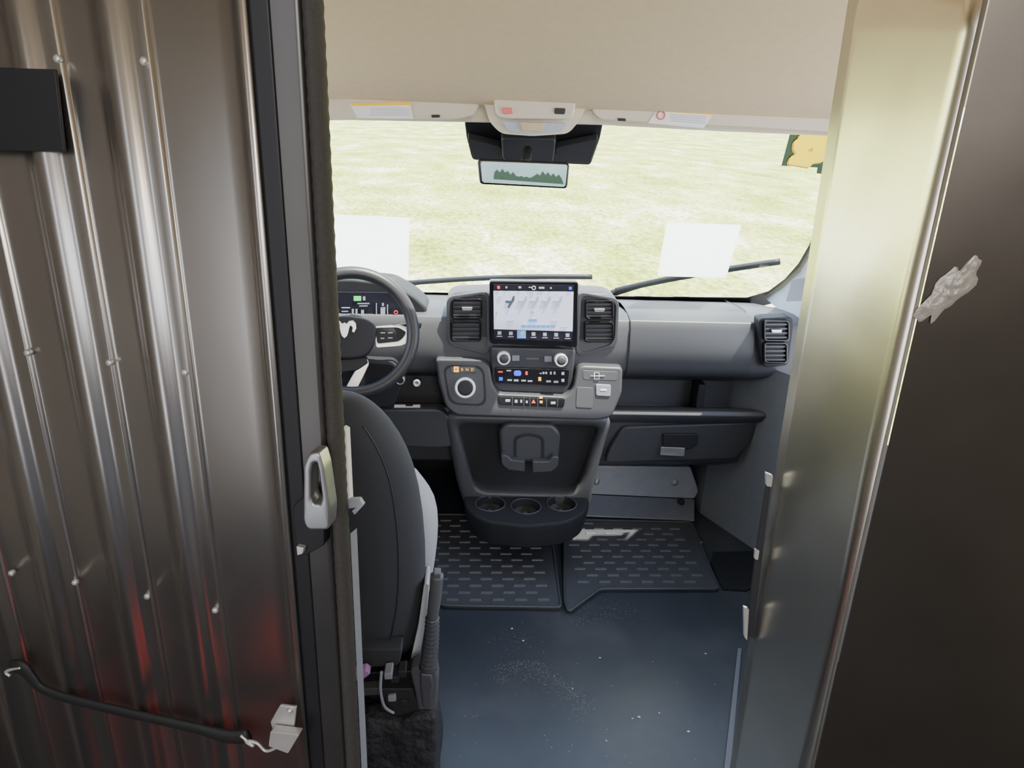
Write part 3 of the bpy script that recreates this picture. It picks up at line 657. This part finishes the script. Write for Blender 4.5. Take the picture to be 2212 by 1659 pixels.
plate('base_frame', [(820,1488),(892,1488),(905,1535),(860,1548),(822,1535)], 1.10, .05, DARK, DS, r=4, bev=.004)
plate('slide_rail', [(740,1492),(826,1486),(830,1500),(740,1508)], 1.11, .20, DASH, DS, r=3, bev=.002)
plate('lower_back_cover', [(740,1405),(870,1402),(862,1440),(740,1446)], 1.12, .04, FABRIC, DS, r=8, bev=.006)
tube('cable', [P(824,1450,1.09), P(822,1490,1.08), P(830,1525,1.08), P(850,1540,1.09)], .003, GREYL, DS)
for i, q in enumerate([(838,1462),(852,1470),(868,1458),(846,1510),(872,1520),(882,1545),(835,1552)]):
    plate('bracket', [(q[0]-9,q[1]-6),(q[0]+9,q[1]-8),(q[0]+10,q[1]+6),(q[0]-8,q[1]+7)], 1.085+i*.003, .03, (GREYL if i % 3 == 0 else DARK), DS, r=3, bev=.002)
box('pedestal', -.56, P(890,1560,1.28).x, 1.26, 1.66, 0, zc-.02, BLACK, DS, bev=.01)
hbk = thing('parking_brake', 'tall parking brake lever with ribbed rubber gaiter beside the driver seat', 'parking brake', P(935,1440,1.18))
tube('lever_grip', [P(934,1335,1.09), P(940,1290,1.09), P(944,1242,1.09)], [.010,.0115,.012], DASH, hbk, seg=14)
plate('release_button', [(936,1240),(952,1240),(952,1250),(936,1250)], 1.08, .02, DASH, hbk, r=3, bev=.002)
pts = []; rad = []
for i in range(37):
    t = i/36; pts.append(P(934-2*t-8*t*t, 1335+108*t, 1.09)); rad.append(.009+.0035*t+(.0045,.003,0)[i % 3])
tube('gaiter', pts, rad, DASH2, hbk, res=1, seg=16)
# bag under seat
bx0, bx1 = P(770,1600,1.08).x, P(946,1600,1.08).x; bz = P(860,1556,1.08).z
bm = bmesh.new(); bmesh.ops.create_cube(bm, size=1); bmesh.ops.subdivide_edges(bm, edges=bm.edges, cuts=9, use_grid_fill=True)
for v_ in bm.verts:
    w = Vector(((v_.co.x+.5)*(bx1-bx0)+bx0, (v_.co.y+.5)*.12+1.08, (v_.co.z+.5)*bz))
    d = noise.noise_vector(w*14)*.014
    w += Vector((d.x, d.y, d.z if v_.co.z > -.45 else 0)); v_.co = w
bvs = [v_.co.copy() for v_ in bm.verts]; bm.verts.index_update(); bfs = [tuple(v_.index for v_ in f.verts) for f in bm.faces]; bm.free()
bg = mesh('storage_bag', bvs, bfs, CLOTH, smooth=True, sub=1); tag(bg, 'crumpled black cloth bag on the floor under the driver seat', 'bag')
pr = plate('purple_cloth', [(766,1452),(790,1448),(800,1456),(782,1470),(766,1472)], 1.09, .02, PURPLE, r=3, bev=.003); tag(pr, 'small scrap of purple cloth tucked behind the driver seat base', 'cloth')

# ---------------------------------------------------------------- sliding door (left)
az = math.radians(-74.4)
dd = Vector((math.sin(az), math.cos(az), 0))
dn = Vector((dd.y, -dd.x, 0))
if dn.y > 0: dn = -dn
D0 = P(700, 800, .74)
def D(off=0): return lambda px, py: PP(px, py, D0+dn*off, dn)
def U(px): return (D()(px, 800)-D0).dot(dd)
zlo, zhi = -.0, 2.05
h = .013
pts_ = [(-420,0),(-385,0)]
for s in (-280,-110,60,237,402):
    pts_ += [(s-98,0),(s-92,.02*h),(s-84,.14*h),(s-76,.38*h),(s-68,.66*h),(s-60,.88*h),(s-52,.98*h),(s-46,h),(s-40,.98*h),(s-33,.9*h),(s-27,.74*h),(s-21,.55*h),(s-16,.44*h),(s-11,.40*h),(s,.40*h),(s+11,.40*h),(s+14,.38*h),(s+16,.06*h),(s+18,0),(s+24,0)]
pts_ += [(480,0),(540,0),(566,0),(574,.1*h),(582,.5*h),(590,.9*h),(596,h),(610,h)]
vs = []
for x, hh in pts_:
    base = D0+dd*U(x)+dn*hh
    for z in (zlo, zhi): vs.append(Vector((base.x, base.y, z)))
fs = [(2*i, 2*i+2, 2*i+3, 2*i+1) for i in range(len(pts_)-1)]
door = mesh('door_1', vs, fs, ALU, smooth=True); tag(door, 'ribbed aluminium partition door slid open on the left', 'door', kind='structure')
s_ = door.modifiers.new('s', 'SOLIDIFY'); s_.thickness = .003; s_.offset = -1 
def dplate(name, x0, x1, off, th, mat, z0=zlo, z1=zhi, bev=.002):
    a = D0+dd*U(x0)+dn*off; c = D0+dd*U(x1)+dn*off; vs = []
    for w in (a, c, c-dn*th, a-dn*th):
        vs += [Vector((w.x,w.y,z0)), Vector((w.x,w.y,z1))]
    return mesh(name, vs, [(0,2,3,1),(2,4,5,3),(4,6,7,5),(6,0,1,7),(0,6,4,2),(1,3,5,7)], mat, door, bev=bev)
dplate('door_stile', 598, 700, .006, .035, STILE, bev=.006)
dplate('dark_channel', 600, 646, .0085, .012, BLACK)
cxy = D0+dd*U(718)
rg = []
nseg = 260
for i in range(nseg+1):
    z = zlo+(zhi-zlo)*i/nseg; k = 1+(.08 if i % 2 else 0)
    rg.append([Vector((cxy.x, cxy.y, z))+dd*math.cos(t)*.0085*k+dn*math.sin(t)*.012*k for t in [q*2*math.pi/12 for q in range(12)]])
loft('edge_seal', rg, RUB, door)
e0 = D0+dd*U(729)-dn*.012
zz1 = D(-.012)(742,1150).z
mesh('door_edge_plate', [Vector((e0.x,e0.y,zlo)), Vector((e0.x,e0.y,zz1)), Vector((e0.x+.006,e0.y+.012,zz1)), Vector((e0.x+.006,e0.y+.012,zlo))], [(0,1,2,3)], GREYL, door)
def screw(px, py, off):
    c = D(off)(px, py)
    s = lathe('screw', c, dn, [(.0042,-.004),(.0042,.001),(.0032,.0028),(.001,.0030),(.0005,.0030)], STEEL, door, seg=14)
for q in [(125,127),(311,132),(60,762),(237,783),(400,804),(25,1238),(162,1258),(318,1288),(465,1318)]: screw(q[0], q[1], h*.42)
plate('dark_reflection', [(-160,140),(118,150),(138,328),(-160,322)], D(h+.003), .004, BLACK, door, r=3, bev=.001, back=-dn)  # black plate standing in for a dark reflection in the door
plate('latch_body', [(632,1095),(668,1060),(700,1070),(700,1178),(660,1200),(640,1200)], D(.020), .025, BLACK, door, r=4, bev=.002, back=-dn)
plate('latch_bolt', [(640,1180),(656,1184),(654,1196),(642,1200)], D(.026), .008, STEEL, door, r=2, bev=.001, back=-dn)
ring('door_handle', [(666,980),(688,977),(698,1010),(711,1100),(709,1146),(664,1146),(655,1128),(655,1005)], [(675,1002),(684,1000),(688,1020),(695,1075),(692,1090),(676,1090),(670,1075),(670,1020)], D(.040), .022, pm('handle_satin',(.42,.42,.43),.36,.85), door, r=9, ri=5, bev=.004, back=-dn)
plate('catch_plate', [(738,925),(748,930),(756,1090),(748,1105),(740,1090)], D(-.015), .01, WHITE, door, r=2, bev=.001, back=-dn)
plate('catch_hook', [(744,1080),(776,1078),(785,1092),(766,1112),(760,1104),(770,1096),(746,1100)], D(-.012), .006, GREYL, door, r=2, bev=.001, back=-dn)

# rubber strap
RS = thing('rubber_strap', 'black rubber tie-down strap hooked across the bottom of the ribbed door', 'strap', D(.03)(300,1545))
tube('strap_band', [D(.024)(*q) for q in [(28,1440),(48,1442),(68,1464),(92,1488),(160,1512),(300,1545),(420,1572),(490,1590),(538,1590)]], [.011,.014,.011,.009,.009,.009,.0095,.0125,.011], STRAP, RS, flat=.4, updir=dn)
tube('wire_hook', [D(.028)(*q) for q in [(520,1588),(548,1612),(530,1600),(555,1605),(575,1622),(600,1612),(618,1590)]], .0022, STEEL, RS)
tube('wire_hook', [D(.028)(*q) for q in [(45,1442),(24,1446),(12,1452),(22,1460)]], .0022, STEEL, RS)
ck = thing('strap_bracket', 'folded bright steel bracket holding the strap hook, low on the door', 'bracket', D(.02)(610,1570))
plate('bracket_plate', [(604,1524),(640,1528),(634,1580),(592,1590),(584,1560)], D(.024), .004, STEEL, ck, r=3, bev=.001, back=-dn)
plate('bracket_lip', [(584,1580),(646,1588),(622,1628),(580,1612)], D(.038), .012, STEEL, ck, r=3, bev=.002, back=-dn)
lathe('screw', D(.025)(626,1535), dn, [(.004,-.002),(.004,.001),(.001,.003),(.0005,.003)], STEEL, ck, seg=12)

# ---------------------------------------------------------------- right jamb
Yf = .95
ft, fb = P(1842, -40, Yf), P(1572, 1700, Yf)
nt_, nb_ = PX(2138, -40, ft.x+.004), PX(1744, 1700, fb.x)
def lerp(a, b, t): return a+(b-a)*t
NV, NU = 24, 8
vs = []; fs = []
for i in range(NV+1):
    for j in range(NU+1):
        t = i/NV; s = j/NU
        vs.append(lerp(lerp(ft, nt_, s), lerp(fb, nb_, s), t) + Vector((.004*math.sin(t*9+s*2)*math.sin(s*3.1), 0, 0)))
for i in range(NV):
    for j in range(NU): fs.append((i*(NU+1)+j, i*(NU+1)+j+1, (i+1)*(NU+1)+j+1, (i+1)*(NU+1)+j))
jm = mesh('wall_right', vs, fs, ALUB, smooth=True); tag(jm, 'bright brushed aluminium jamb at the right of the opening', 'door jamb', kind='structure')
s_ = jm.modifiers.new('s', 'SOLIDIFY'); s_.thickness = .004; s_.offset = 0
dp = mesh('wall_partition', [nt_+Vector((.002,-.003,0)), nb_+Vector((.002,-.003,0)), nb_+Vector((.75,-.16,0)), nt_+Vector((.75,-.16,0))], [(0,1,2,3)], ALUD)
tag(dp, 'dark metal partition panel at the far right', 'panel', kind='structure')
pn = (nb_-nt_).cross(Vector((.75,-.16,0))).normalized()
if pn.y > 0: pn = -pn
def PD(off=0): return lambda px, py: PP(px, py, nt_+Vector((.002,-.003,0))+pn*off, pn)
tube('corner_edge', [nt_, lerp(nt_, nb_, .5), nb_], .0022, pm('edge_aluminium',(.22,.20,.17),.6,.5), dp, res=1)
lk = thing('latch_strike', 'dark latch strike with bright steel ends on the edge of the right jamb', 'latch strike', P(1640,1180,.94))
plate('strike_bar', [(1657,1040),(1666,1042),(1626,1378),(1612,1370),(1636,1180)], .938, .005, DARK, lk, r=2, bev=.001)
plate('upper_tab', [(1655,1022),(1670,1028),(1667,1052),(1656,1050)], .934, .006, STEEL, lk, r=2, bev=.001)
plate('lower_tab', [(1607,1312),(1618,1316),(1614,1384),(1608,1376)], .934, .006, STEEL, lk, r=2, bev=.001)
plate('middle_tab', [(1632,1188),(1641,1190),(1638,1210),(1630,1208)], .934, .006, STEEL, lk, r=2, bev=.001)
# sealant: one irregular lump, radius by angle, height by noise
vs = []; fs = []; tx = Vector((.978,-.208,0))
NA, NB = 20, 6
cen_b = PD(.001)(2050, 628)
for k in range(1, NB*2+1):
    for a in range(NA*2):
        t = 2*math.pi*a/(NA*2); f = k/(NB*2)
        base = .028*(1+.18*math.sin(t*2+.6)+.14*math.sin(t*5+1)+.10*math.sin(t*9))
        ex = math.cos(t)*base*.55; ez = math.sin(t)*base*1.3
        sx = ex*f+ez*f*.40; pnt = cen_b+tx*sx+Vector((0,0,1))*ez*f
        hh = .0022*(1-f**3)*(0.4+abs(noise.noise(pnt*110))*1.6)
        vs.append(pnt+pn*hh)
vs.append(cen_b+pn*.002); ti = len(vs)-1
for a in range(NA*2): fs.append((ti, a, (a+1) % (NA*2)))
for k in range(NB*2-1):
    for a in range(NA*2): fs.append((k*NA*2+a, k*NA*2+(a+1) % (NA*2), (k+1)*NA*2+(a+1) % (NA*2), (k+1)*NA*2+a))
sg = mesh('sealant_blob', vs, fs, GLUE, smooth=True); tag(sg, 'lumpy patch of dried translucent sealant on the dark right panel', 'sealant')

# ---------------------------------------------------------------- cargo shell (behind the camera), cab sides
def wall(nm_, vv, lab, mat=CARGO):
    w = mesh(nm_, vv, [tuple(range(len(vv)))], mat); tag(w, lab, 'wall', kind='structure')
wall('wall_cargo_left', [(-1.1,-.15,0),(-1.1,1.1,0),(-1.1,1.1,2.1),(-1.1,-.15,2.1)], 'front part of the left cargo wall')
wall('wall_cargo_left_rear', [(-1.1,-2.6,0),(-1.1,-.45,0),(-1.1,-.45,2.1),(-1.1,-2.6,2.1)], 'rear part of the left cargo wall')  # opening left ahead of this part, added so sky streaks the ribbed door
wall('wall_cargo_right', [(1.15,-2.6,0),(1.15,.75,0),(1.15,.75,2.1),(1.15,-2.6,2.1)], 'right wall of the cargo area')
wall('wall_rear', [(-1.3,-2.6,0),(1.5,-2.6,0),(1.5,-2.6,.9),(-1.3,-2.6,.9)], 'rear wall of the cargo area')
wall('red_reflector', [(-.64,.55,.004),(-.50,.55,.004),(-.50,.68,.004),(-.64,.68,.004)], 'unseen glowing red patch added to redden the reflections in the ribbed door', RED_GLOW)  # added red reflector on the floor, out of view
w = box('wall_partition_left', -1.1, -.60, 1.02, 1.04, 0, 2.05, CARGO); tag(w, 'fixed partition behind the ribbed door', 'wall', kind='structure')
w = box('wall_cab_left', -.80, -.76, 1.06, 2.6, 0, .78, DARK); tag(w, 'driver side door panel', 'door panel', kind='structure')

# ---------------------------------------------------------------- lights
sun = bpy.data.lights.new('sun', 'SUN'); sun.energy = 21; sun.angle = .01; sun.color = (1,.95,.84)
so = bpy.data.objects.new('sun', sun); COL.objects.link(so)
so.rotation_euler = Vector((-.30,.10,-.95)).to_track_quat('-Z','Y').to_euler()
def area(name, loc, tgt, size, e, col):
    l = bpy.data.lights.new(name, 'AREA'); l.shape = 'RECTANGLE'; l.size, l.size_y = size; l.energy = e; l.color = col
    o = bpy.data.objects.new(name, l); COL.objects.link(o); o.location = loc
    o.rotation_euler = (Vector(tgt)-Vector(loc)).to_track_quat('-Z','Y').to_euler()
area('cargo_fill_light', (.3,-1.4,2.0), (0,.6,1.0), (.5,.5), 26, (1,.88,.72))  # added fill light for the cargo area and the door metal
wd = bpy.data.worlds.new('world'); SC.world = wd; wd.use_nodes = True; nt = wd.node_tree
bgd = nt.nodes['Background']; tc = nt.nodes.new('ShaderNodeTexCoord'); sp = nt.nodes.new('ShaderNodeSeparateXYZ'); cr = nt.nodes.new('ShaderNodeValToRGB')
nt.links.new(tc.outputs['Generated'], sp.inputs[0]); nt.links.new(sp.outputs[2], cr.inputs[0]); nt.links.new(cr.outputs[0], bgd.inputs[0])
cr.color_ramp.elements[0].color = (.90,.93,1,1); cr.color_ramp.elements[1].color = (.40,.58,.95,1)
bgd.inputs[1].default_value = 5.6
